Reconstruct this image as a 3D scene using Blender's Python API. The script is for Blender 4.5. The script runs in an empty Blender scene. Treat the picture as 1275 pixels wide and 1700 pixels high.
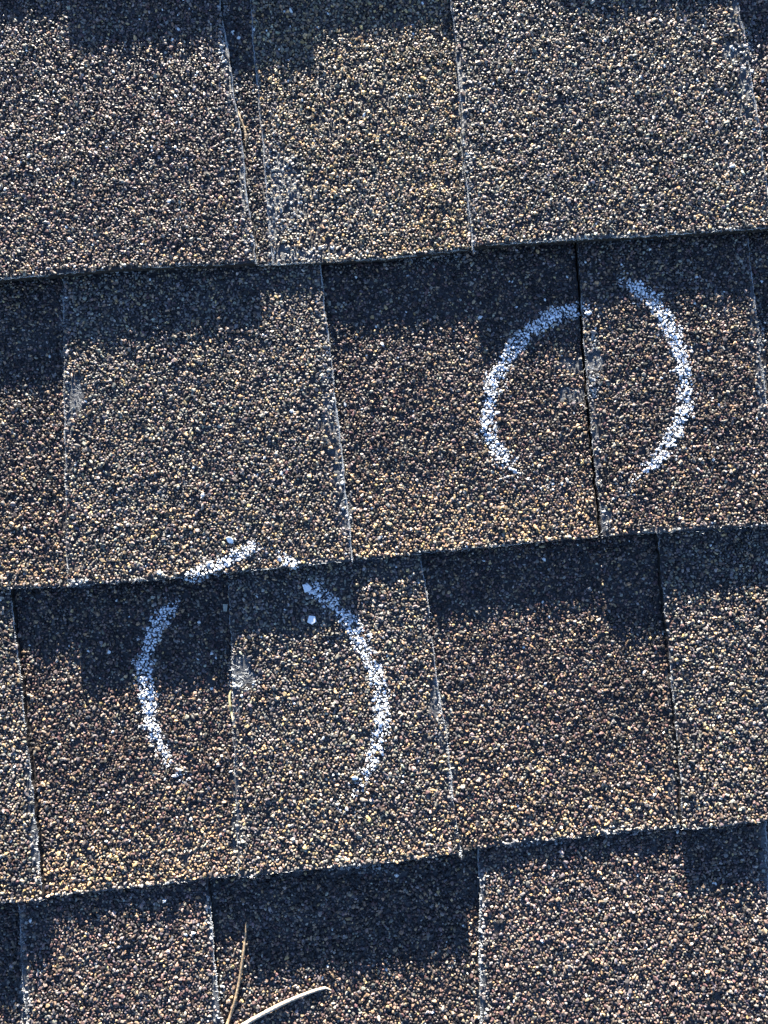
import bpy, bmesh, math, random
import numpy as np
from mathutils import Vector, Matrix

random.seed(7)
RNG = np.random.default_rng(11)
sc = bpy.context.scene
COL = sc.collection
MM = 0.001
R = math.radians

# ------------------------------------------------------------------ frames
# "local" = roof frame in millimetres: x along the courses, y up the slope, z out of the roof.
PITCH = R(20)
ROOF_H = 3.2
M_ROOF = Matrix.Translation((0, 0, ROOF_H)) @ Matrix.Rotation(PITCH, 4, 'X')
W, H = 1275.0, 1700.0
FOV_V = R(68)
F = (H / 2) / math.tan(FOV_V / 2)              # focal length in photo pixels
PXMM = 3.40                                    # photo pixels per mm at the centre
DIST = F / PXMM
ROLL = R(4.9)
TILT = R(3.0)

# ------------------------------------------------------------------ camera
right = Vector((math.cos(ROLL), -math.sin(ROLL), 0))
up0 = Vector((math.sin(ROLL), math.cos(ROLL), 0))
fwd = (Vector((0, 0, -1)) * math.cos(TILT) + up0 * math.sin(TILT)).normalized()
upv = right.cross(fwd).normalized()
CAM_P = -fwd * DIST + Vector((0, 0, 4.0))
cam_rot = Matrix((right, upv, -fwd)).transposed().to_4x4()
cd = bpy.data.cameras.new('camera')
cam = bpy.data.objects.new('camera', cd); COL.objects.link(cam)
cd.sensor_fit = 'VERTICAL'; cd.sensor_height = 24; cd.lens = 12 / math.tan(FOV_V / 2)
cd.clip_start = 0.02; cd.clip_end = 400
cam.matrix_world = M_ROOF @ Matrix.Translation(CAM_P * MM) @ cam_rot
sc.camera = cam

# ------------------------------------------------------------------ light
SUN_GRAZE = R(7.8)                             # sun height over the roof plane
sun_l = Vector((-0.014 * math.cos(SUN_GRAZE), math.cos(SUN_GRAZE), math.sin(SUN_GRAZE))).normalized()
sun_w = (M_ROOF.to_3x3() @ sun_l).normalized()
sd = bpy.data.lights.new('sun', 'SUN'); sd.energy = 5.0; sd.angle = R(0.53); sd.color = (1.0, 0.93, 0.80)
so = bpy.data.objects.new('sun', sd); COL.objects.link(so)
so.rotation_euler = sun_w.to_track_quat('Z', 'Y').to_euler()
so.location = M_ROOF @ (sun_l * 2)
w = bpy.data.worlds.new("World"); sc.world = w; w.use_nodes = True
nt = w.node_tree
sky = nt.nodes.new('ShaderNodeTexSky'); sky.sky_type = 'NISHITA'; sky.sun_disc = False
sky.sun_elevation = math.asin(sun_w.z); sky.sun_rotation = math.atan2(sun_w.x, sun_w.y); sky.ozone_density = 4.6; sky.dust_density = 0.2; sky.air_density = 0.6
bg = nt.nodes['Background']; bg.inputs['Strength'].default_value = 0.05
nt.links.new(sky.outputs[0], bg.inputs['Color'])
sc.view_settings.view_transform = 'Standard'; sc.view_settings.look = 'None'
sc.view_settings.gamma = 1; sc.view_settings.use_curve_mapping = False
sc.view_settings.exposure = 2.98

# ------------------------------------------------------------------ helpers
def unproj(px, py, z):
    d = (px - W / 2) * right - (py - H / 2) * upv + F * fwd
    t = (z - CAM_P.z) / d.z
    return CAM_P + d * t

RV, UV, FV, CP = (np.array(v) for v in (right, upv, fwd, CAM_P))
def project(P):
    q = P - CP
    dz = q @ FV
    return np.stack([(q @ RV) / dz * F + W / 2, H / 2 - (q @ UV) / dz * F], 1)

def tag(o, label=None, cat=None, group=None, kind=None):
    if label: o['label'] = label
    if cat: o['category'] = cat
    if group: o['group'] = group
    if kind: o['kind'] = kind
    return o

def mesh_np(name, V, Fc, mat, parent=None, attrs=None, smooth=False):
    """V n x 3 in local mm, Fc m x 3 triangles"""
    me = bpy.data.meshes.new(name)
    V = np.asarray(V, dtype=np.float32) * MM
    n, m = len(V), len(Fc)
    me.vertices.add(n); me.vertices.foreach_set('co', V.ravel())
    me.loops.add(m * 3); me.loops.foreach_set('vertex_index', np.asarray(Fc, dtype=np.int32).ravel())
    me.polygons.add(m)
    me.polygons.foreach_set('loop_start', np.arange(0, m * 3, 3, dtype=np.int32))
    if smooth: me.polygons.foreach_set('use_smooth', np.ones(m, dtype=bool))
    else: me.polygons.foreach_set('use_smooth', np.zeros(m, dtype=bool))
    if attrs is not None:
        a = me.attributes.new('gcol', 'FLOAT_VECTOR', 'POINT')
        a.data.foreach_set('vector', np.asarray(attrs, dtype=np.float32).ravel())
    me.update(calc_edges=True)
    me.materials.append(mat)
    o = bpy.data.objects.new(name, me); COL.objects.link(o)
    if parent is not None: o.parent = parent
    else: o.matrix_world = M_ROOF
    return o

def mesh_poly(name, verts, faces, mat, parent=None):
    me = bpy.data.meshes.new(name)
    me.from_pydata([tuple(c * MM for c in v) for v in verts], [], faces)
    me.materials.append(mat); me.update()
    o = bpy.data.objects.new(name, me); COL.objects.link(o)
    if parent is not None: o.parent = parent
    else: o.matrix_world = M_ROOF
    return o

# smooth value noise on arrays
def vnoise(x, y, seed=0):
    xi = np.floor(x).astype(np.int64); yi = np.floor(y).astype(np.int64)
    fx = x - xi; fy = y - yi
    fx = fx * fx * (3 - 2 * fx); fy = fy * fy * (3 - 2 * fy)
    def h(a, b):
        n = (a * 374761393 + b * 668265263 + seed * 974634777) & 0xffffffff
        n = ((n ^ (n >> 13)) * 1274126177) & 0xffffffff
        n = n ^ (n >> 16)
        return (n & 0xffff) / 65535.0
    return (h(xi, yi) * (1 - fx) + h(xi + 1, yi) * fx) * (1 - fy) + (h(xi, yi + 1) * (1 - fx) + h(xi + 1, yi + 1) * fx) * fy

def fbm(x, y, seed=0):
    return 0.5 * vnoise(x, y, seed) + 0.3 * vnoise(x * 2.1, y * 2.1, seed + 1) + 0.2 * vnoise(x * 4.3, y * 4.3, seed + 2)

# ------------------------------------------------------------------ materials
def newmat(name):
    m = bpy.data.materials.new(name); m.use_nodes = True
    return m, m.node_tree, m.node_tree.nodes['Principled BSDF']

def noise_node(t, scale, detail=4, src='Object'):
    tc = t.nodes.new('ShaderNodeTexCoord'); n = t.nodes.new('ShaderNodeTexNoise')
    n.inputs['Scale'].default_value = scale; n.inputs['Detail'].default_value = detail
    t.links.new(tc.outputs[src], n.inputs['Vector'])
    return n

def ramp(t, src, stops):
    r = t.nodes.new('ShaderNodeValToRGB'); cr = r.color_ramp
    cr.elements[0].position = stops[0][0]; cr.elements[0].color = (*stops[0][1], 1)
    cr.elements[1].position = stops[-1][0]; cr.elements[1].color = (*stops[-1][1], 1)
    for p, c in stops[1:-1]:
        e = cr.elements.new(p); e.color = (*c, 1)
    t.links.new(src, r.inputs['Fac'])
    return r

def bump(t, b, src, strength, dist):
    n = t.nodes.new('ShaderNodeBump'); n.inputs['Strength'].default_value = strength; n.inputs['Distance'].default_value = dist
    t.links.new(src, n.inputs['Height']); t.links.new(n.outputs[0], b.inputs['Normal'])

# granules
MG, t, b = newmat('mineral_granule')
at = t.nodes.new('ShaderNodeAttribute'); at.attribute_name = 'gcol'
nz = noise_node(t, 1500, 2)
mx = t.nodes.new('ShaderNodeMixRGB'); mx.blend_type = 'MULTIPLY'; mx.inputs['Fac'].default_value = 1
rp = ramp(t, nz.outputs['Fac'], [(0.3, (0.7, 0.7, 0.7)), (0.7, (1.25, 1.25, 1.25))])
t.links.new(at.outputs['Vector'], mx.inputs['Color1']); t.links.new(rp.outputs[0], mx.inputs['Color2'])
t.links.new(mx.outputs[0], b.inputs['Base Color'])
b.inputs['Roughness'].default_value = 0.52; b.inputs['Specular IOR Level'].default_value = 0.25
bump(t, b, nz.outputs['Fac'], 0.5, 0.0002)

# asphalt mat
MA, t, b = newmat('asphalt_mat')
nz = noise_node(t, 600, 6); n2 = noise_node(t, 60, 3)
rp = ramp(t, nz.outputs['Fac'], [(0.35, (0.011, 0.009, 0.009)), (0.75, (0.042, 0.036, 0.034))])
t.links.new(rp.outputs[0], b.inputs['Base Color'])
b.inputs['Roughness'].default_value = 0.5
bump(t, b, nz.outputs['Fac'], 0.8, 0.0006)

# distant granulated shingle
MF, t, b = newmat('granulated_surface')
tc = t.nodes.new('ShaderNodeTexCoord'); vo = t.nodes.new('ShaderNodeTexVoronoi'); vo.inputs['Scale'].default_value = 620
t.links.new(tc.outputs['Object'], vo.inputs['Vector'])
sp = t.nodes.new('ShaderNodeSeparateColor'); t.links.new(vo.outputs['Color'], sp.inputs[0])
rp = ramp(t, sp.outputs[0], [(0.0, (0.018, 0.017, 0.017)), (0.4, (0.045, 0.042, 0.042)), (0.7, (0.055, 0.040, 0.032)), (0.93, (0.13, 0.095, 0.06)), (1.0, (0.2, 0.18, 0.16))])
t.links.new(rp.outputs[0], b.inputs['Base Color']); b.inputs['Roughness'].default_value = 0.5
iv = t.nodes.new('ShaderNodeMath'); iv.operation = 'SUBTRACT'; iv.inputs[0].default_value = 1
t.links.new(vo.outputs['Distance'], iv.inputs[1])
bump(t, b, iv.outputs[0], 1.0, 0.004)

def plain(name, col, rough=0.6, var=0.25, scale=900, bmp=0.0003, spec=0.4):
    m, t, b = newmat(name)
    nz = noise_node(t, scale, 4)
    lo = tuple(c * (1 - var) for c in col); hi = tuple(min(1, c * (1 + var)) for c in col)
    rp = ramp(t, nz.outputs['Fac'], [(0.3, lo), (0.7, hi)])
    t.links.new(rp.outputs[0], b.inputs['Base Color'])
    b.inputs['Roughness'].default_value = rough; b.inputs['Specular IOR Level'].default_value = spec
    bump(t, b, nz.outputs['Fac'], 0.6, bmp)
    return m

M_CHALK, t, b = newmat('chalk')
at = t.nodes.new('ShaderNodeAttribute'); at.attribute_name = 'gcol'
t.links.new(at.outputs['Vector'], b.inputs['Base Color']); b.inputs['Roughness'].default_value = .95; b.inputs['Specular IOR Level'].default_value = .1
nz = noise_node(t, 2500, 3); bump(t, b, nz.outputs['Fac'], .6, .0002)
M_FIBRE = plain('glass_fibre', (0.50, 0.52, 0.54), 0.5, 0.2, 900, 0.0001)
M_DUSTY = plain('dusty_asphalt', (0.052, 0.055, 0.060), 0.6, 0.5, 700, 0.0012)
M_FLAKE = plain('white_flake', (0.80, 0.80, 0.80), 0.7, 0.04, 300, 0.0001)
M_FLAKE_B = plain('beige_flake', (0.33, 0.32, 0.26), 0.7, 0.1, 300, 0.0001)
M_NEEDLE = plain('dry_needle', (0.25, 0.18, 0.11), 0.7, 0.5, 700, 0.0005)
M_STEM = plain('bleached_stem', (0.38, 0.31, 0.24), 0.75, 0.4, 700, 0.0006)
M_SPROUT = plain('pale_needle', (0.34, 0.31, 0.17), 0.6, 0.15, 500, 0.0001)
M_WOOD = plain('deck_wood', (0.16, 0.11, 0.07), 0.8, 0.3, 30, 0.002)
M_GRASS = plain('ground_grass', (0.05, 0.08, 0.03), 0.9, 0.4, 3, 0.02)

# ------------------------------------------------------------------ ground and roof
me = bpy.data.meshes.new('ground')
me.from_pydata([(-150, -150, 0), (150, -150, 0), (150, 150, 0), (-150, 150, 0)], [], [(0, 1, 2, 3)])
me.materials.append(M_GRASS)
g = bpy.data.objects.new('ground', me); COL.objects.link(g); tag(g, kind='structure')

def box_vf(x0, x1, y0, y1, z0, z1):
    v = [(x0, y0, z0), (x1, y0, z0), (x1, y1, z0), (x0, y1, z0), (x0, y0, z1), (x1, y0, z1), (x1, y1, z1), (x0, y1, z1)]
    f = [(0, 3, 2, 1), (4, 5, 6, 7), (0, 1, 5, 4), (1, 2, 6, 5), (2, 3, 7, 6), (3, 0, 4, 7)]
    return v, f
v, f = box_vf(-1900, 1900, -1900, 1250, -30, -6)
ROOF = mesh_poly('roof', v, f, M_WOOD)
tag(ROOF, 'roof slope of weathered brown and grey laminated asphalt shingles', 'roof', kind='structure')

# ------------------------------------------------------------------ courses (photo pixels)
T1, TT, SL = 2.75, 3.45, 0.042                  # backing thickness, tab thickness, tilt of each course
BUTT = [
    [(-350, 15), (0, -15), (640, -62), (1275, -108), (1650, -135)],
    [(-350, 494), (0, 468), (105, 459), (225, 449), (445, 440), (640, 430), (800, 412), (960, 402), (1100, 395), (1275, 383), (1650, 352)],
    [(-350, 1008), (0, 978), (100, 974), (200, 967), (300, 959), (380, 950), (480, 942), (640, 926), (760, 913), (900, 900), (1000, 891), (1090, 884), (1275, 872), (1650, 838)],
    [(-350, 1532), (0, 1495), (70, 1490), (150, 1482), (300, 1465), (400, 1452), (500, 1441), (640, 1428), (760, 1413), (900, 1396), (1050, 1381), (1150, 1372), (1275, 1358), (1650, 1316)],
    [(-350, 2056), (0, 2016), (640, 1942), (1275, 1862), (1650, 1815)],
]
SEAMS = {
 '0a': [(95, -500), (103, -12)], '0b': [(480, -500), (505, -50)], '0c': [(905, -500), (925, -80)],
 'Z1': [(-300, 0), (-285, 490)],
 'A': [(364, -30), (366, 15), (373, 50), (384, 115), (389, 160), (402, 236), (409, 321), (419, 371), (427, 440)],
 'B': [(413, -30), (415, 0), (420, 85), (427, 150), (434, 226), (442, 321), (447, 392), (452, 440)],
 'C': [(748, -60), (749, 0), (755, 65), (760, 115), (766, 190), (773, 300), (781, 371), (785, 415)],
 'D': [(1224, -100), (1225, 0), (1235, 55), (1241, 100), (1250, 150), (1263, 230), (1269, 280), (1283, 383)],
 'Y1': [(1560, -100), (1580, 360)],
 'Z2': [(-260, 490), (-250, 990)],
 'E': [(105, 455), (106, 620), (109, 771), (111, 920), (113, 973)],
 'F': [(532, 430), (540, 525), (550, 596), (555, 646), (567, 746), (574, 822), (582, 880), (586, 930)],
 'G': [(959, 402), (966, 505), (969, 565), (976, 646), (986, 756), (994, 832), (1000, 890)],
 'H': [(1240, 385), (1250, 480), (1257, 530), (1265, 611), (1276, 690), (1292, 870)],
 'Y2': [(1640, 350), (1660, 840)],
 'I': [(18, 978), (23, 1030), (33, 1111), (43, 1211), (55, 1317), (63, 1402), (71, 1490)],
 'J': [(379, 950), (383, 1050), (386, 1126), (387, 1200), (391, 1327), (397, 1452)],
 'K': [(697, 918), (710, 990), (718, 1075), (728, 1150), (743, 1231), (753, 1327), (765, 1412)],
 'L': [(1092, 884), (1099, 970), (1109, 1060), (1114, 1126), (1127, 1251), (1132, 1340), (1134, 1374)],
 'Y3': [(1580, 850), (1600, 1320)],
 'M': [(30, 1492), (35, 1566), (38, 1641), (45, 1697), (58, 2010)],
 'N': [(345, 1460), (351, 1525), (356, 1600), (364, 1661), (370, 1700), (396, 1970)],
 'O': [(794, 1410), (797, 1500), (796, 1576), (798, 1696), (800, 1920)],
 'P': [(1272, 1358), (1275, 1500), (1282, 1700), (1296, 1860)],
}
# (course, left seam, right seam, raised, palette, label)
# palette: g grey blend, d dark maroon-charcoal, p pinkish brown; number = how golden the lower edge is
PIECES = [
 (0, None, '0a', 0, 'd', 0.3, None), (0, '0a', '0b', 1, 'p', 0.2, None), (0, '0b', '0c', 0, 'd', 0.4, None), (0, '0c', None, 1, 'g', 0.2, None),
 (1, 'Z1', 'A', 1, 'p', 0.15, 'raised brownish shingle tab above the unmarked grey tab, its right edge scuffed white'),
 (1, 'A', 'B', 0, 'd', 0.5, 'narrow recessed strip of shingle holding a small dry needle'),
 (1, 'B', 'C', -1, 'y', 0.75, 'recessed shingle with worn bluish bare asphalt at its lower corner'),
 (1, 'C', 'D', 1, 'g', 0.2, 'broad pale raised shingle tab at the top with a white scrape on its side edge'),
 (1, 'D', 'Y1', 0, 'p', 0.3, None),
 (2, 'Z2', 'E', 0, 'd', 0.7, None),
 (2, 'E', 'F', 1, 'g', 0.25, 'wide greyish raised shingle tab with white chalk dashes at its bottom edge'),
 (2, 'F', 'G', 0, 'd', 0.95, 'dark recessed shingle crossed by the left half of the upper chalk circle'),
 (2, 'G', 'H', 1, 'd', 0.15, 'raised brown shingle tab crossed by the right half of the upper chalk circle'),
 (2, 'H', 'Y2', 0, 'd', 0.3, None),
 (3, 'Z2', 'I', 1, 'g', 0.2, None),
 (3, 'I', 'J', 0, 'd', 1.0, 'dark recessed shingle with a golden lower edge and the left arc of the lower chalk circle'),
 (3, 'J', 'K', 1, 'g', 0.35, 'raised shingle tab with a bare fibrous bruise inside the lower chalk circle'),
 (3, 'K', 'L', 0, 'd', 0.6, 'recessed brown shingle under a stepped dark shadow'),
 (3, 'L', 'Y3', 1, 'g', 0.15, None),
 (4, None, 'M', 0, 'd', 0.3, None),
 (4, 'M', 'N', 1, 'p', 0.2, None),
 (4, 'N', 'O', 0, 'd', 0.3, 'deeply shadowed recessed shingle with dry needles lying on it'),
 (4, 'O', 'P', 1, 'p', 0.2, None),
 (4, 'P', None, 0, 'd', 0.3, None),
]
MARGIN = 230
butt_loc = []
for pts in BUTT:
    P = [unproj(x, y, 6.5) for x, y in pts]
    butt_loc.append((np.array([p.x for p in P]), np.array([p.y for p in P])))
BY = [float(np.polyval(np.polyfit(bx, by, 1), 0)) for bx, by in butt_loc]
BA = [float(np.polyfit(bx, by, 1)[0]) for bx, by in butt_loc]
print('butt y', BY, 'slopes', BA, 'gaps', [BY[i] - BY[i + 1] for i in range(4)])

def butt_y(c, x):
    return np.interp(x, *butt_loc[c]) + 0.45 * (vnoise(np.asarray(x, dtype=float) * 0.35 + 31 * c, np.zeros_like(np.asarray(x, dtype=float)), 5) - 0.5)
def z_rec(c, x, y):
    return T1 + TT - (y - (BA[c] * x + BY[c])) * SL

def seam_loc(c, key, z_add):
    pts = SEAMS[key]; out = []
    for px, py in pts:
        z = 6.0
        for _ in range(3):
            p = unproj(px, py, z); z = float(z_rec(c, p.x, p.y)) + z_add
        out.append((p.x, p.y))
    out.sort(key=lambda q: -q[1])
    return out

def seam_x(s, y):
    ys = np.array([q[1] for q in s])[::-1]; xs = np.array([q[0] for q in s])[::-1]
    y = np.asarray(y, dtype=float)
    r = np.interp(y, ys, xs)
    k = float(ys[0] * 3.7)
    r = r + .7 * (vnoise(y * .16 + k, y * 0, 61) - .5) + .5 * (vnoise(y * .7 + k, y * 0, 62) - .5)
    lo = y < ys[0]; hi = y > ys[-1]
    sl0 = (xs[1] - xs[0]) / (ys[1] - ys[0]); sl1 = (xs[-1] - xs[-2]) / (ys[-1] - ys[-2])
    r = np.where(lo, xs[0] + (y - ys[0]) * sl0, r); r = np.where(hi, xs[-1] + (y - ys[-1]) * sl1, r)
    return r

XMIN, XMAX = unproj(-260, 850, 4).x, unproj(W + 260, 850, 4).x

# bare spots: px, py, rx, ry, how much is lost
BARE = [
 (400, 1106, 17, 20, 1.0), (405, 1124, 19, 14, 0.95), (125, 655, 13, 30, 0.9), (118, 700, 9, 26, 0.55), (988, 600, 15, 18, 0.97), (950, 606, 27, 13, 0.82), (950, 655, 30, 12, 0.8),
 (470, 310, 30, 55, 0.5), (520, 345, 40, 60, 0.35), (560, 170, 40, 60, 0.3), (600, 190, 70, 90, 0.22), (480, 420, 32, 16, 0.7), (520, 424, 60, 10, 0.55), (545, 405, 60, 20, 0.35),
 (455, 360, 10, 70, 0.5), (404, 300, 8, 60, 0.6), (380, 90, 9, 60, 0.7), (1214, 85, 16, 14, 0.8), (1222, 30, 14, 40, 0.5), (1238, 160, 16, 60, 0.5), (765, 190, 10, 130, 0.5),
 (563, 760, 12, 60, 0.75), (575, 850, 14, 40, 0.6), (548, 700, 14, 60, 0.5), (520, 660, 26, 60, 0.25), (1004, 860, 14, 26, 0.7), (988, 760, 8, 110, 0.45),
 (724, 1160, 9, 40, 0.8), (735, 1200, 10, 60, 0.5), (750, 1290, 10, 40, 0.5), (52, 1300, 8, 90, 0.6), (58, 1380, 9, 60, 0.75), (392, 1160, 8, 60, 0.5), (392, 1330, 8, 110, 0.4),
 (352, 1530, 8, 70, 0.7), (360, 1640, 9, 60, 0.8), (797, 1480, 7, 60, 0.7), (799, 1640, 9, 60, 0.7), (40, 1650, 8, 60, 0.7), (36, 1560, 7, 60, 0.4), (1268, 1420, 9, 60, 0.7),
 (1265, 640, 10, 60, 0.6), (1250, 520, 8, 60, 0.5), (110, 830, 7, 160, 0.35), (885, 410, 60, 8, 0.3), (700, 700, 50, 60, 0.18), (870, 800, 30, 20, 0.2), (300, 600, 80, 60, 0.10),
 (1115, 1320, 10, 60, 0.4), (1112, 1130, 10, 60, 0.4), (1000, 1020, 8, 50, 0.2), (620, 1450, 200, 8, 0.35), (320, 952, 30, 8, 0.3), (130, 972, 30, 6, 0.5), (560, 930, 100, 6, 0.4),
 (870, 1400, 90, 7, 0.35), (1140, 880, 120, 6, 0.45), (1020, 395, 120, 7, 0.4), (200, 450, 120, 7, 0.35),
 (200, 120, 120, 30, 0.15), (800, 60, 60, 60, 0.1), (1300, 80, 60, 60, 0.2),
]

PAL = np.array([
 (0.025, 0.0215, 0.0215),  # 0 charcoal
 (0.074, 0.068, 0.071),  # 1 slate
 (0.100, 0.072, 0.054),  # 2 brown
 (0.078, 0.048, 0.046),  # 3 maroon
 (0.235, 0.170, 0.105),  # 4 tan
 (0.360, 0.245, 0.115),  # 5 gold
 (0.250, 0.232, 0.200),  # 6 light grey
 (0.165, 0.120, 0.100),  # 7 pink brown
 (0.140, 0.132, 0.118),  # 8 mid grey
])
# dusty pale scuffs on the granules: px, py, rx, ry, strength
SCUFF = [(478, 330, 30, 75, .5), (490, 424, 50, 12, .7), (560, 420, 60, 12, .5), (600, 350, 90, 50, .15), (455, 300, 12, 120, .6), (1216, 84, 18, 10, .95), (1240, 110, 12, 50, .8),
 (372, 60, 9, 60, .8), (388, 150, 10, 40, .6), (415, 370, 10, 60, .6), (778, 300, 8, 110, .4), (566, 765, 10, 45, .9), (576, 850, 10, 40, .8), (545, 620, 10, 100, .4), (406, 1136, 24, 9, 1.3),
 (985, 612, 12, 60, .7), (1002, 870, 12, 30, .9), (990, 780, 8, 80, .5), (728, 1170, 8, 50, .5), (745, 1270, 8, 60, .6), (60, 1400, 8, 60, .8), (48, 1280, 6, 60, .4), (350, 1510, 8, 50, .9),
 (364, 1650, 10, 60, .9), (799, 1520, 7, 90, .7), (800, 1660, 10, 50, .8), (42, 1660, 10, 60, .8), (38, 1560, 7, 60, .5), (120, 660, 10, 34, .6), (107, 540, 7, 80, .3), (268, 822, 10, 8, .7),
 (1262, 600, 8, 90, .5), (386, 1110, 7, 50, .8), (394, 1380, 8, 80, .4), (1010, 395, 80, 8, .5), (200, 452, 40, 8, .5), (130, 968, 26, 8, .6), (600, 1440, 60, 8, .6), (880, 1398, 60, 7, .6), (1030, 1378, 40, 7, .6),
 (1272, 1420, 8, 50, .8), (720, 430, 60, 8, .4), (1120, 1290, 8, 80, .3)]
DUST = np.array([.40, .42, .43])

PAL = PAL * .86 + PAL.mean(1, keepdims=True) * .14
PAL = PAL * np.array([[1.02, .965, .925]]) * .98
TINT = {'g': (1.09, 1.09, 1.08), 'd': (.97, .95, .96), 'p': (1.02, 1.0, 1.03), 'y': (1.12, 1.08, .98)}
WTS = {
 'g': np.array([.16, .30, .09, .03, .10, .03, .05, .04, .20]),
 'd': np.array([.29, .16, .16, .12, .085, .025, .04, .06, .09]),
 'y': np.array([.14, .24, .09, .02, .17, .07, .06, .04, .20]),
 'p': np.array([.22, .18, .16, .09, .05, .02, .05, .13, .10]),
}
GOLDW = np.array([.07, .10, .12, .03, .32, .16, .09, .05, .06])

# ------------------------------------------------------------------ granule shapes: angular hulls
def hull(npts, seed):
    r = random.Random(seed)
    bm = bmesh.new()
    ga = math.pi * (3 - math.sqrt(5))
    for i in range(npts):
        z = 1 - 2 * (i + .5) / npts; rr = math.sqrt(1 - z * z); th = ga * i + r.uniform(-.5, .5)
        s = r.uniform(.78, 1.12)
        bm.verts.new((math.cos(th) * rr * s, math.sin(th) * rr * s, max(-.8, min(.8, z * s))))
    bmesh.ops.convex_hull(bm, input=bm.verts)
    loose = [v for v in bm.verts if not v.link_faces]
    bmesh.ops.delete(bm, geom=loose, context='VERTS')
    bmesh.ops.triangulate(bm, faces=bm.faces)
    bmesh.ops.recalc_face_normals(bm, faces=bm.faces)
    bm.verts.index_update()
    V = np.array([v.co[:] for v in bm.verts]); Fc = np.array([[v.index for v in f.verts] for f in bm.faces])
    bm.free()
    return V, Fc
HI = [hull(11, 100 + i) for i in range(20)]
LO = [hull(8, 300 + i) for i in range(10)]

def rot_mats(yaw, tx, ty):
    cz, sz = np.cos(yaw), np.sin(yaw); cx, sx = np.cos(tx), np.sin(tx); cy, sy = np.cos(ty), np.sin(ty)
    Rz = np.zeros((len(yaw), 3, 3)); Rz[:, 0, 0] = cz; Rz[:, 0, 1] = -sz; Rz[:, 1, 0] = sz; Rz[:, 1, 1] = cz; Rz[:, 2, 2] = 1
    Rx = np.zeros_like(Rz); Rx[:, 0, 0] = 1; Rx[:, 1, 1] = cx; Rx[:, 1, 2] = -sx; Rx[:, 2, 1] = sx; Rx[:, 2, 2] = cx
    Ry = np.zeros_like(Rz); Ry[:, 1, 1] = 1; Ry[:, 0, 0] = cy; Ry[:, 0, 2] = sy; Ry[:, 2, 0] = -sy; Ry[:, 2, 2] = cy
    return Rx @ Ry @ Rz

def build_grains(name, P, S, M3, C, var, mat, parent, shapes):
    Vs, Fs, Cs, off = [], [], [], 0
    for k, (hv, hf) in enumerate(shapes):
        m = np.where(var == k)[0]
        if not len(m): continue
        q = hv[None] * S[m][:, None, :]
        q = np.einsum('nij,nkj->nki', M3[m], q) + P[m][:, None, :]
        Vs.append(q.reshape(-1, 3))
        Fs.append((hf[None] + (np.arange(len(m)) * len(hv))[:, None, None] + off).reshape(-1, 3))
        if C is not None: Cs.append(np.repeat(C[m], len(hv), 0))
        off += len(m) * len(hv)
    return mesh_np(name, np.concatenate(Vs), np.concatenate(Fs), mat, parent, np.concatenate(Cs) if C is not None else None)

# strands of glass fibre: thin bent ribbons of triangular section
def strands(name, P, yaw, length, width, mat, parent, lift=0.0, pitch=None):
    n = len(P)
    pitch = np.zeros(n) if pitch is None else pitch
    dx, dy = np.cos(yaw), np.sin(yaw)
    bend = RNG.normal(0, .09, n) * length
    ts = np.array([-.5, -.17, .17, .5])
    V = np.zeros((n, 4, 3, 3))
    for i, tt in enumerate(ts):
        cx = P[:, 0] + dx * length * tt - dy * bend * (tt * tt)
        cy = P[:, 1] + dy * length * tt + dx * bend * (tt * tt)
        cz = P[:, 2] + lift + pitch * length * tt
        wv = width * (1.0 if i in (1, 2) else .55)
        for j, (a, bb) in enumerate(((-.5, 0), (.5, 0), (0, .8))):
            V[:, i, j, 0] = cx - dy * wv * a; V[:, i, j, 1] = cy + dx * wv * a; V[:, i, j, 2] = cz + wv * bb
    fc = []
    for i in range(3):
        for j in range(3):
            a, b2 = i * 3 + j, i * 3 + (j + 1) % 3
            fc += [(a, b2, b2 + 3), (a, b2 + 3, a + 3)]
    fc += [(0, 2, 1), (9, 10, 11)]
    fc = np.array(fc)
    Fc = (fc[None] + (np.arange(n) * 12)[:, None, None]).reshape(-1, 3)
    return mesh_np(name, V.reshape(-1, 3), Fc, mat, parent)

def inset_clip(poly, dx):
    return poly

def slab(verts, faces, top, bot):
    n = len(top); o = len(verts)
    verts += top + bot
    faces.append(tuple(range(o, o + n)))
    faces.append(tuple(range(o + 2 * n - 1, o + n - 1, -1)))
    for i in range(n):
        j = (i + 1) % n
        faces.append((o + i, o + n + i, o + n + j, o + j))

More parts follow.
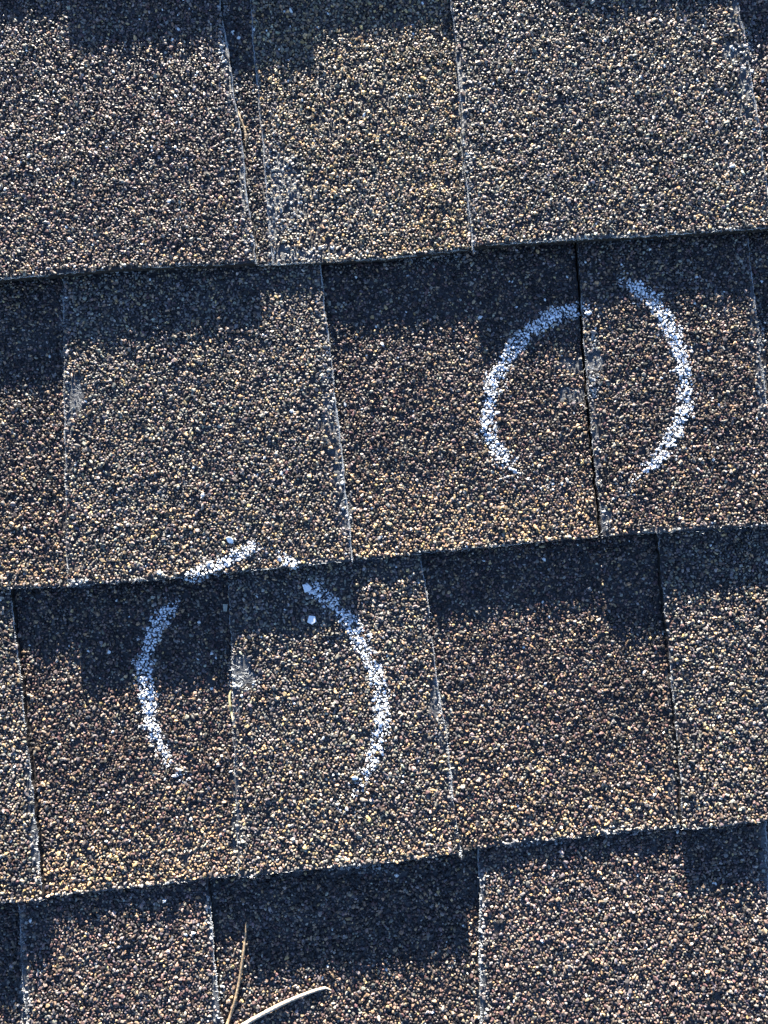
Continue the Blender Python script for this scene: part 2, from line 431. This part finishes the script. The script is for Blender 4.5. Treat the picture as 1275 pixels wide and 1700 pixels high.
GR = dict(P=[], S=[], M=[], px=[], var=[], C=[])      # every granule, kept for the chalk
ntri = 0
for pi, (c, sl, sr, lvl, pal, gold, label) in enumerate(PIECES):
    raised = lvl == 1
    zadd = TT if raised else (0.25 if lvl == -1 else 0.0)
    if sl: SLc = seam_loc(c, sl, TT)
    else: SLc = [(XMIN, 900), (XMIN, -900)]
    if sr: SRc = seam_loc(c, sr, TT)
    else: SRc = [(XMAX, 900), (XMAX, -900)]
    if c == 0: y_top = BY[0] + (BY[0] - BY[4]) / 4 + 10
    else: y_top = BY[c - 1] + 12
    gapL = 0.2 if sl == 'G' else 0.0
    gapR = 0.6 if sr == 'G' else 0.04
    # outline
    yb_l = butt_y(c, seam_x(SLc, BY[c])); xl = float(seam_x(SLc, yb_l)) + gapL
    yb_r = butt_y(c, seam_x(SRc, BY[c])); xr = float(seam_x(SRc, yb_r)) - gapR
    jit = lambda s: RNG.normal(0, s)
    out = []
    for y in np.arange(y_top, float(yb_l) + .8, -1.3):
        out.append((float(seam_x(SLc, y)) + gapL + (jit(.12)), float(y)))
    for x in np.arange(xl + .4, xr - .3, 1.3):
        out.append((float(x), float(butt_y(c, x)) + jit(.10)))
    ys = np.arange(y_top, float(yb_r) + .8, -1.3)[::-1]
    for y in ys:
        out.append((float(seam_x(SRc, y)) - gapR - .04 + (jit(.12)), float(y)))
    verts, faces = [], []
    zr = lambda x, y: float(z_rec(c, x, y))
    if raised:
        slab(verts, faces, [(x, y, zr(x, y) + zadd) for x, y in out], [(x, y, zr(x, y) + .1) for x, y in out])
        cx = (xl + xr) / 2
        low = [(cx + (x - cx) * .992, max(y, float(butt_y(c, x)) + .9 + .3 * math.sin(x * .5)) + jit(.08)) for x, y in out]
        slab(verts, faces, [(x, y, zr(x, y) + .1) for x, y in low], [(x, y, zr(x, y) - T1) for x, y in low])
    else:
        slab(verts, faces, [(x, y, zr(x, y) + zadd) for x, y in out], [(x, y, zr(x, y) - T1) for x, y in out])
    sh = mesh_poly('shingle', verts, faces, MA, ROOF)
    if label: sh['label'] = label
    # ---- granules
    p = 1.41
    gy = np.arange(float(min(yb_l, yb_r)) - 8, y_top, p * .866)
    gx = np.arange(min(xl, float(seam_x(SLc, y_top))) - 6, max(xr, float(seam_x(SRc, y_top))) + 6, p)
    X, Y = np.meshgrid(gx, gy); X = X + (np.arange(len(gy)) % 2)[:, None] * p * .5
    X = (X + RNG.normal(0, .27, X.shape)).ravel(); Y = (Y + RNG.normal(0, .27, Y.shape)).ravel()
    by = butt_y(c, X)
    D = np.clip(RNG.lognormal(math.log(1.60), .25, len(X)), .8, 2.9)
    keep = (Y > by + .28 * D) & (X > seam_x(SLc, Y) + gapL + .25 * D) & (X < seam_x(SRc, Y) - gapR - .25 * D) & (Y < y_top - 6 if c else Y < y_top)
    X, Y, D, by = X[keep], Y[keep], D[keep], by[keep]
    Z = z_rec(c, X, Y) + zadd
    P = np.stack([X, Y, Z], 1)
    px = project(P)
    keep = (px[:, 0] > -MARGIN) & (px[:, 0] < W + MARGIN) & (px[:, 1] > -MARGIN) & (px[:, 1] < H + MARGIN)
    loss = np.zeros(len(P))
    for bx, byy, rx, ry, s in BARE:
        q = ((px[:, 0] - bx) / rx) ** 2 + ((px[:, 1] - byy) / ry) ** 2
        # a spot belongs to the piece its centre lies on
        cpt = unproj(bx, byy, 6)
        if not (float(seam_x(SLc, cpt.y)) - 1.5 < cpt.x < float(seam_x(SRc, cpt.y)) + 1.5): continue
        loss = np.maximum(loss, s * np.clip(1.5 - q, 0, 1))
    nn = fbm(X * .22, Y * .22, 40)
    loss = np.maximum(loss, np.clip((nn - .64) * 3, 0, .5))              # small natural gaps
    dseam = np.minimum(X - seam_x(SLc, Y), seam_x(SRc, Y) - X)
    loss = np.maximum(loss, np.clip(.45 - dseam * .3, 0, .45) if raised else 0)
    keep &= RNG.random(len(P)) > loss
    outer = (px[:, 0] < -25) | (px[:, 0] > W + 25) | (px[:, 1] < -60) | (px[:, 1] > H + 25)
    keep &= ~(outer & (RNG.random(len(P)) < .42))
    D = np.where(outer, D * 1.25, D)
    X, Y, D, by, Z, P, px = X[keep], Y[keep], D[keep], by[keep], Z[keep], P[keep], px[keep]
    if not len(P): continue
    n = len(P)
    S = np.stack([D * .5 * RNG.uniform(.9, 1.3, n), D * .5 * RNG.uniform(.62, .95, n), D * .5 * RNG.uniform(.45, .78, n)], 1)
    P = P.copy(); P[:, 2] += S[:, 2] * RNG.uniform(.2, .55, n) + .16 * (fbm(X * .5, Y * .5, 9) - .4) + .05
    P[:, 2] += np.where(RNG.random(n) < .11, RNG.uniform(.1, .55, n), 0)
    dsm = np.minimum(X - seam_x(SLc, Y), seam_x(SRc, Y) - X)
    P[:, 2] += .75 * np.clip((fbm(X * .11, Y * .11, 77) - .42) * 2.2, 0, 1) * np.clip(dsm / 4, .1, 1)
    P[:, 2] += np.where(Y - by < 2.6, RNG.random(n) ** 4 * 1.5, 0)
    P[:, 2] += np.clip(1 - (Y - by) / 7, 0, 1) * 1.6 * np.clip(vnoise(X * .16, X * 0 + c, 88) - .45, 0, 1)
    M3 = rot_mats(RNG.uniform(0, 6.283, n), RNG.normal(0, .36, n), RNG.normal(0, .36, n))
    # colours
    d = Y - by
    gw = gold * np.clip(1.15 - d / 42.0 + 1.3 * (fbm(X * .035, Y * .05, 70 + pi) - .5), 0, 1)
    mixn = fbm(X * .03, Y * .03, 90 + pi)
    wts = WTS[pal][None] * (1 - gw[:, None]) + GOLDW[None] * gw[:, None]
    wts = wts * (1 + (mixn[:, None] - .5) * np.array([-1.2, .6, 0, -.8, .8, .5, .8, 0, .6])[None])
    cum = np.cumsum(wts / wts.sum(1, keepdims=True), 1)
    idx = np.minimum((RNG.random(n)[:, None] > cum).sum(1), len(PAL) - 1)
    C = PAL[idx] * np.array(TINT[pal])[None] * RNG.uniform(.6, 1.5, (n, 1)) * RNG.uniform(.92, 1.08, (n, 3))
    C[RNG.random(n) < .004] = (.62, .62, .60)
    du = np.zeros(n)
    for bx, byy, rx, ry, s in SCUFF:
        q = ((px[:, 0] - bx) / rx) ** 2 + ((px[:, 1] - byy) / ry) ** 2
        if rx <= 12: s = s * .85 * np.clip(2.6 * fbm(Y * .16, X * 0 + bx, 53) - .55, 0, 1.2)
        du = np.maximum(du, s * np.clip(1.5 - q, 0, 1))
    ds = np.minimum(X - seam_x(SLc, Y), seam_x(SRc, Y) - X)
    if raised or lvl == -1:
        du = np.maximum(du, np.clip(1.3 - ds / 1.0, 0, 1) * np.clip(2.6 * fbm(Y * .10, X * 0 + pi, 51) - 1.15, 0, .8))
    du = np.maximum(du, np.clip(1.2 - d / 1.6, 0, 1) * np.clip(2.4 * fbm(X * .05, Y * 0 + c, 52) - .9, 0, .7))
    du = (du * RNG.uniform(.0, 1.15, n))[:, None].clip(0, .95)
    C = C * (1 - du) + DUST * du
    inview = (px[:, 0] > -25) & (px[:, 0] < W + 25) & (px[:, 1] > -60) & (px[:, 1] < H + 25)
    var = RNG.integers(0, len(HI), n); varl = RNG.integers(0, len(LO), n)
    shapes = HI + LO
    var = np.where(inview, var, len(HI) + varl)
    go = build_grains('granules', P, S, M3, C, var, MG, sh, shapes); go['kind'] = 'stuff'
    ntri += len(go.data.polygons)
    for k_, v_ in zip(('P', 'S', 'M', 'px', 'var', 'C'), (P, S, M3, px, var, C)): GR[k_].append(v_)
    # ---- glass fibre along the cut edges and over the bruises
    FP, FY, FL = [], [], []
    def addf(x, y, yaw, ln, zup=0.0):
        z = float(z_rec(c, x, y)) + zadd
        FP.append((x, y, z + zup)); FY.append(yaw); FL.append(ln)
    if raised or lvl == -1:
        for s_, sgn in ((SLc, 1), (SRc, -1)):
            amt = {'A': 1.3, 'B': 1.4, 'F': 1.3, 'D': 1.1, 'C': .8, 'K': .9, 'N': .8, 'O': .7, 'E': .5, 'J': .4, 'I': .6, 'M': .6, 'G': .4, 'H': .8, 'L': .3, 'P': 1.0}
            key = sl if sgn == 1 else sr
            a = amt.get(key, .5)
            for y in np.arange(float(min(yb_l, yb_r)) + .5, y_top - 10, .22):
                dens = a * max(0, 2.2 * float(fbm(np.array([y * .09]), np.array([pi + sgn * 3.0]), 21)[0]) - .55)
                if random.random() < dens:
                    x = float(seam_x(s_, y)) + sgn * random.uniform(-.1, .45 + .5 * dens)
                    addf(x, y, random.gauss(0, .45), random.uniform(.5, 1.5), random.uniform(-.35, .25))
                if random.random() < dens * .5:
                    x = float(seam_x(s_, y)) + sgn * random.uniform(-.05, .2)
                    addf(x, y, math.pi / 2 + random.gauss(0, .15), random.uniform(1.5, 4), random.uniform(-.1, .3))
    # lip strands
    for x in np.arange(xl + .5, xr - .5, .35):
        dn = float(fbm(np.array([x * .06]), np.array([c * 7.0]), 33)[0])
        if random.random() < (dn - .32) * (3.5 if c == 1 else 2.0):
            addf(x, float(butt_y(c, x)) + random.uniform(-.15, .5), random.gauss(0, .25), random.uniform(1, 4), random.uniform(-.6, .3))
    for bx, byy, rx, ry, s in BARE:
        if s < .45: continue
        cpt = unproj(bx, byy, float(z_rec(c, 0, unproj(bx, byy, 6).y)) + zadd)
        if not (float(seam_x(SLc, cpt.y)) - 1 < cpt.x < float(seam_x(SRc, cpt.y)) + 1 and float(butt_y(c, cpt.x)) - 1 < cpt.y < y_top - 10): continue
        big = s >= .9
        N_ = int(rx * ry * s * (.06 if big else .03))
        for _ in range(N_):
            a = random.uniform(0, 6.283); rr = math.sqrt(random.random())
            q = unproj(bx + rx * rr * math.cos(a), byy + ry * rr * math.sin(a), cpt.z)
            if not (float(seam_x(SLc, q.y)) - .1 < q.x < float(seam_x(SRc, q.y)) + .1): continue
            addf(q.x, q.y, random.gauss(.1, .8) if big else random.gauss(0, .6), random.uniform(1, 4.5) if big else random.uniform(.6, 2.2), random.uniform(0, .25))
    PV, PF = [], []
    for bx, byy, rx, ry, s in BARE:
        if s < .4: continue
        cpt = unproj(bx, byy, float(z_rec(c, 0, unproj(bx, byy, 6).y)) + zadd)
        if not (float(seam_x(SLc, cpt.y)) - 1 < cpt.x < float(seam_x(SRc, cpt.y)) + 1 and float(butt_y(c, cpt.x)) - 1 < cpt.y < y_top - 10): continue
        K = 26; ring = []
        ph = random.uniform(0, 9)
        for k in range(K):
            a = 2 * math.pi * k / K
            rr_ = (1.05 if s > .7 else .8) * (1 + .16 * math.sin(3 * a + ph) + .10 * math.sin(7 * a + 2 * ph) + random.uniform(-.08, .08))
            q = unproj(bx + rx * rr_ * math.cos(a), byy + ry * rr_ * math.sin(a), cpt.z)
            x = min(max(q.x, float(seam_x(SLc, q.y)) + gapL + .15), float(seam_x(SRc, q.y)) - gapR - .2)
            y = max(q.y, float(butt_y(c, x)) + .2)
            ring.append((x, y, float(z_rec(c, x, y)) + zadd + .06 + .011 * (len(PF) % 7)))
        o_ = len(PV); PV += ring; PF.append(tuple(range(o_, o_ + K))[::-1])
    if PV:
        mesh_poly('bare_patch', PV, PF, M_DUSTY, sh)
    if FP:
        n_ = len(FP)
        fo = strands('fibre', np.array(FP), np.array(FY), np.array(FL), RNG.uniform(.05, .12, n_), M_FIBRE, sh, 0.05, RNG.normal(0, .08, n_))
        fo['kind'] = 'stuff'; ntri += len(fo.data.polygons)
for k in list(GR): 
    if GR[k]: GR[k] = np.concatenate(GR[k])
print('granules', len(GR['P']), 'triangles', ntri)

# ------------------------------------------------------------------ shingles beyond the picture
def plain_shingle(c_y, x0, x1, raised):
    y0, y1 = c_y, c_y + 155
    zt = (TT if raised else 0)
    z = lambda y: T1 + TT - (y - c_y) * SL
    v = [(x0, y0, z(y0) - T1), (x1, y0, z(y0) - T1), (x1, y1, z(y1) - T1), (x0, y1, z(y1) - T1),
         (x0, y0, z(y0) + zt), (x1, y0, z(y0) + zt), (x1, y1, z(y1) + zt), (x0, y1, z(y1) + zt)]
    f = [(0, 3, 2, 1), (4, 5, 6, 7), (0, 1, 5, 4), (1, 2, 6, 5), (2, 3, 7, 6), (3, 0, 4, 7)]
    mesh_poly('shingle', v, f, MF, ROOF)
gap = (BY[0] - BY[4]) / 4
ends = {}
for (c, sl, sr, *_r) in PIECES:
    a = ends.setdefault(c, [1e9, -1e9])
    a[0] = min(a[0], float(min(seam_x(seam_loc(c, sl, TT), BY[c]), seam_x(seam_loc(c, sl, TT), BY[c] + 150))) if sl else XMIN)
    a[1] = max(a[1], float(max(seam_x(seam_loc(c, sr, TT), BY[c]), seam_x(seam_loc(c, sr, TT), BY[c] + 150))) if sr else XMAX)
rr = random.Random(3)
for k in range(-4, 8):
    yb = BY[0] - gap * k if not 0 <= k <= 4 else BY[k]
    if 0 <= k <= 4: spans = [(-620, ends[k][0] - .5), (ends[k][1] + .5, 620)]
    else: spans = [(-620, 620)]
    for a, b2 in spans:
        x = a; up = rr.random() < .5
        while x < b2 - 5:
            wd = min(rr.uniform(70, 150), b2 - x)
            plain_shingle(yb, x, x + wd - .2, up); x += wd; up = not up

# ------------------------------------------------------------------ chalk
def polydist(px, pts):
    """distance to polyline and parameter 0..1 along it"""
    best = np.full(len(px), 1e9); par = np.zeros(len(px))
    L = [math.dist(pts[i], pts[i + 1]) for i in range(len(pts) - 1)]; tot = sum(L); acc = 0
    for i in range(len(pts) - 1):
        a = np.array(pts[i], float); b = np.array(pts[i + 1], float); d = b - a
        tt = np.clip(((px - a) @ d) / (d @ d), 0, 1)
        q = np.hypot(*(px - a - tt[:, None] * d).T)
        m = q < best
        best = np.where(m, q, best); par = np.where(m, (acc + tt * L[i]) / tot, par)
        acc += L[i]
    return best, par

def chalk_stroke(parent, pts, width, fade0=.04, fade1=.04, dens=1.0, seed=0):
    px = GR['px']
    xs = [p[0] for p in pts]; ys = [p[1] for p in pts]
    m = np.where((px[:, 0] > min(xs) - 50) & (px[:, 0] < max(xs) + 50) & (px[:, 1] > min(ys) - 50) & (px[:, 1] < max(ys) + 50))[0]
    q = px[m]
    d, s = polydist(q, pts)
    dn = (fbm(q[:, 0] * .055, q[:, 1] * .055, 200 + seed) - .5)
    wloc = width * .5 * (1 + .9 * dn) * np.clip(np.minimum((s + .02) / fade0, (1.02 - s) / fade1), 0.25, 1) ** .5
    fade = np.clip(np.minimum((s + .01) / fade0, (1.01 - s) / fade1), .0, 1)
    pr = np.clip(1.4 - (d / wloc) ** 1.5, 0, .94) * dens * fade ** .8
    pr *= np.clip(1.2 - 2.6 * np.clip(fbm(q[:, 0] * .12, q[:, 1] * .12, 300 + seed) - .5, 0, 1), 0, 1)
    pr *= np.clip(1.35 - 2.4 * np.clip(vnoise(q[:, 0] * .16, q[:, 1] * .16, 330 + seed) - .5, 0, 1), .25, 1)
    pr += .06 * (d < width * .95)
    k = RNG.random(len(m)) < pr
    sel = m[k]; dd = (d / wloc)[k]; ff = fade[k]
    n = len(sel)
    S0 = GR['S'][sel]
    S = S0 * RNG.uniform(.78, 1.02, (n, 1)); P = GR['P'][sel].copy(); P[:, 2] += .08 + (S0[:, 2] - S[:, 2]) * 1.1
    tw = np.clip(1.15 - .45 * dd, .3, 1) * RNG.uniform(.6, 1.3, n) * (.6 + .4 * ff); tw = np.clip(tw, .12, 1)[:, None]
    Cw = np.array([.80, .82, .85]); Cc = GR['C'][sel] * (1 - tw) + Cw * tw
    Pm = [P]; Sm = [S]; Mm = [GR['M'][sel]]; Vm = [GR['var'][sel]]; Cm = [Cc]
    # chalk dust on and between the granules
    nc = n * 7
    j = RNG.integers(0, n, nc)
    Q = GR['P'][sel][j] + np.stack([RNG.normal(0, .75, nc), RNG.normal(0, .75, nc), RNG.uniform(-.1, .45, nc)], 1)
    Pm.append(Q); Sm.append(RNG.uniform(.06, .24, (nc, 1)) * np.array([[1, 1, .7]]) * RNG.uniform(.7, 1.3, (nc, 3)))
    Mm.append(rot_mats(RNG.uniform(0, 6.28, nc), RNG.normal(0, .4, nc), RNG.normal(0, .4, nc))); Vm.append(len(HI) + RNG.integers(0, len(LO), nc))
    Cm.append(np.tile(Cw, (nc, 1)) * RNG.uniform(.75, 1, (nc, 1)))
    o = build_grains('chalk_stroke', np.concatenate(Pm), np.concatenate(Sm), np.concatenate(Mm), np.concatenate(Cm), np.concatenate(Vm), M_CHALK, parent, HI + LO)
    o['kind'] = 'stuff'
    return o

def thing(name, label, cat, px, py, z=6, group=None):
    o = bpy.data.objects.new(name, None); COL.objects.link(o)
    o.matrix_world = M_ROOF
    tag(o, label, cat, group)
    o.empty_display_size = .01
    return o
c1 = thing('chalk_circle', 'white chalk circle drawn on the shingles round two scuffed dents beside a dark joint', 'chalk mark', 970, 640, group='chalk circles on the roof')
chalk_stroke(c1, [(981, 513), (958, 514), (936, 516), (906, 531), (871, 556), (851, 579), (829, 614), (814, 651), (809, 691), (814, 726), (833, 757), (851, 782), (872, 798), (892, 808)], 24, .03, .26, 1.15, 1)
chalk_stroke(c1, [(1036, 470), (1062, 481), (1085, 503), (1102, 528), (1119, 561), (1130, 596), (1138, 636), (1135, 676), (1121, 717), (1105, 747), (1080, 774), (1057, 792), (1043, 804)], 24, .05, .2, 1.1, 2)
c2 = thing('chalk_circle', 'white chalk circle broken across a shingle edge, round a bare fibrous bruise', 'chalk mark', 430, 1110, group='chalk circles on the roof')
chalk_stroke(c2, [(434, 906), (407, 915), (385, 928), (371, 934), (346, 947), (325, 953), (309, 957)], 21, .06, .02, 1.35, 3)
chalk_stroke(c2, [(474, 929), (485, 934), (498, 940)], 20, .02, .02, 1.5, 4)
chalk_stroke(c2, [(296, 992), (279, 1013), (260, 1040), (247, 1076), (239, 1106), (242, 1131), (246, 1171), (251, 1201), (264, 1231), (275, 1256), (288, 1278), (302, 1294)], 23, .10, .27, 1.15, 5)
chalk_stroke(c2, [(513, 973), (532, 985), (548, 997), (577, 1030), (602, 1076), (620, 1106), (632, 1141), (635, 1181), (632, 1221), (618, 1261), (601, 1297), (588, 1325), (566, 1345)], 24, .04, .26, 1.1, 6)

# ------------------------------------------------------------------ small debris
def surf_z(px, py):
    q = np.hypot(*(GR['px'] - np.array([px, py])).T)
    m = np.argsort(q)[:5]
    return float(GR['P'][m][:, 2].mean() + .35)

def flake(name, label, pts, mat, thick=.35, tilt=(0, 0), up=0.6):
    cx = sum(p[0] for p in pts) / len(pts); cy = sum(p[1] for p in pts) / len(pts)
    z = surf_z(cx, cy) + up
    c0 = unproj(cx, cy, z)
    top, bot = [], []
    for x, y in pts:
        q = unproj(x, y, z); dz = (q.x - c0.x) * tilt[0] + (q.y - c0.y) * tilt[1]
        top.append((q.x, q.y, z + dz)); bot.append((q.x, q.y, z + dz - thick))
    n = len(pts)
    ins = [(c0.x + (x - c0.x) * .85, c0.y + (y - c0.y) * .85, zz + .06) for x, y, zz in top]
    verts = ins + top + bot
    faces = [tuple(range(n))[::-1]]
    for i in range(n):
        j = (i + 1) % n
        faces.append((i, j, n + j, n + i)); faces.append((n + i, n + j, 2 * n + j, 2 * n + i))
    faces.append(tuple(range(2 * n, 3 * n)))
    o = mesh_poly(name, verts, faces, mat)
    bm = bmesh.new(); bm.from_mesh(o.data); bmesh.ops.recalc_face_normals(bm, faces=bm.faces); bm.to_mesh(o.data); bm.free()
    tag(o, label, name.replace('_', ' '))
    return o
fg = 'loose white flakes on the shingles'
flake('paint_flake', 'white five-sided flake touching the upper end of the right lower chalk arc', [(502, 971), (511, 969), (518, 976), (515, 981), (506, 984)], M_FLAKE)['group'] = fg
flake('paint_flake', 'white squarish flake lying alone in shadow inside the lower chalk circle', [(513, 1022), (523, 1023), (525, 1032), (518, 1037), (510, 1033)], M_FLAKE)['group'] = fg
flake('paint_flake', 'small rounded white flake in sun above the chalk dash on the grey tab', [(375, 893), (379, 891), (384, 892), (387, 896), (387, 901), (383, 904), (378, 900)], M_FLAKE, .8, (0, .35), .5)['group'] = fg
flake('paint_flake', 'dull beige square flake wedged at the tab edge in the shadow', [(370, 1003), (378, 1003), (377, 1015), (371, 1015)], M_FLAKE_B)['group'] = fg
flake('paint_flake', 'tiny bright white flake near the fading lower end of the right chalk arc', [(584, 1290), (590, 1288), (594, 1293), (589, 1298), (585, 1296)], M_FLAKE, .6, (0, .5), .4)['group'] = fg

def needle(name, label, pts, wpx, mat, lifts, group=None, squash=.7, ridge=0):
    """tube along photo points, tapered; wpx list of widths in photo pixels"""
    base = [unproj(x, y, surf_z(x, y) + l) for (x, y), l in zip(pts, lifts)]
    # resample with Catmull-Rom
    ring, N = [], 10
    P = [base[0] * 2 - base[1]] + base + [base[-1] * 2 - base[-2]]
    cl, wl = [], []
    for i in range(1, len(P) - 2):
        for k in range(8):
            u = k / 8
            a, b_, c_, d_ = P[i - 1], P[i], P[i + 1], P[i + 2]
            cl.append(.5 * ((2 * b_) + (c_ - a) * u + (2 * a - 5 * b_ + 4 * c_ - d_) * u * u + (3 * b_ - a - 3 * c_ + d_) * u ** 3))
            wl.append(wpx[i - 1] * (1 - u) + wpx[i] * u)
    cl.append(base[-1]); wl.append(wpx[-1])
    verts, faces = [], []
    for i, p in enumerate(cl):
        tdir = (cl[min(i + 1, len(cl) - 1)] - cl[max(i - 1, 0)]).normalized()
        side = tdir.cross(Vector((0, 0, 1))).normalized(); nn_ = side.cross(tdir)
        r0 = wl[i] / PXMM / 2 * random.uniform(.88, 1.08)
        for k in range(N):
            a = 2 * math.pi * k / N
            rr_ = r0 * (1 - ridge * (abs(math.sin(a * .5 + .3)) < .3))
            verts.append(tuple(p + side * math.cos(a) * rr_ + nn_ * math.sin(a) * rr_ * squash))
    for i in range(len(cl) - 1):
        for k in range(N):
            faces.append((i * N + k, i * N + (k + 1) % N, (i + 1) * N + (k + 1) % N, (i + 1) * N + k))
    faces.append(tuple(range(N))[::-1]); faces.append(tuple(range((len(cl) - 1) * N, len(cl) * N)))
    o = mesh_poly(name, verts, faces, mat)
    bm = bmesh.new(); bm.from_mesh(o.data); bmesh.ops.recalc_face_normals(bm, faces=bm.faces)
    for f_ in bm.faces: f_.smooth = True
    bm.to_mesh(o.data); bm.free()
    tag(o, label, 'needle', group)
    return o
ng = 'dry needles lying on the roof'
needle('dry_needle', 'long thin tan needle pointing up into the shadow, its tip near the recessed shingle', [(409, 1530), (407, 1556), (403, 1590), (397, 1630), (390, 1662), (381, 1690), (372, 1712), (362, 1740)], [1.8, 3.6, 4.4, 4.8, 4.8, 4.6, 4.4, 4], M_NEEDLE, [1.6, 1.4, 1.1, .9, .8, .7, .5, .3], ng)
needle('dry_needle', 'thick bleached needle lying slanted in the sun, its tip hooked', [(550, 1644), (543, 1641), (535, 1641), (505, 1651), (470, 1666), (435, 1684), (405, 1701), (370, 1724)], [1.6, 3, 4.6, 5.8, 6.6, 7, 7, 6], M_STEM, [.3, .4, .5, .6, .7, .7, .6, .3], ng)
needle('dry_needle', 'short curved tan needle caught in the narrow gap between two upper tabs', [(388, 172), (394, 183), (399, 197), (405, 213), (408, 228), (408, 245)], [1.6, 2.4, 3.4, 4.4, 4.4, 1.6], M_NEEDLE, [.6, .8, .8, .8, .6, .3], ng)
needle('dry_needle', 'short pale yellowish needle along the tab edge below the fibrous bruise', [(383, 1147), (381, 1157), (382, 1172), (384, 1184), (387, 1197)], [1.8, 4, 4.2, 3.6, 2.2], M_SPROUT, [.5, .7, .8, .6, .3], ng)
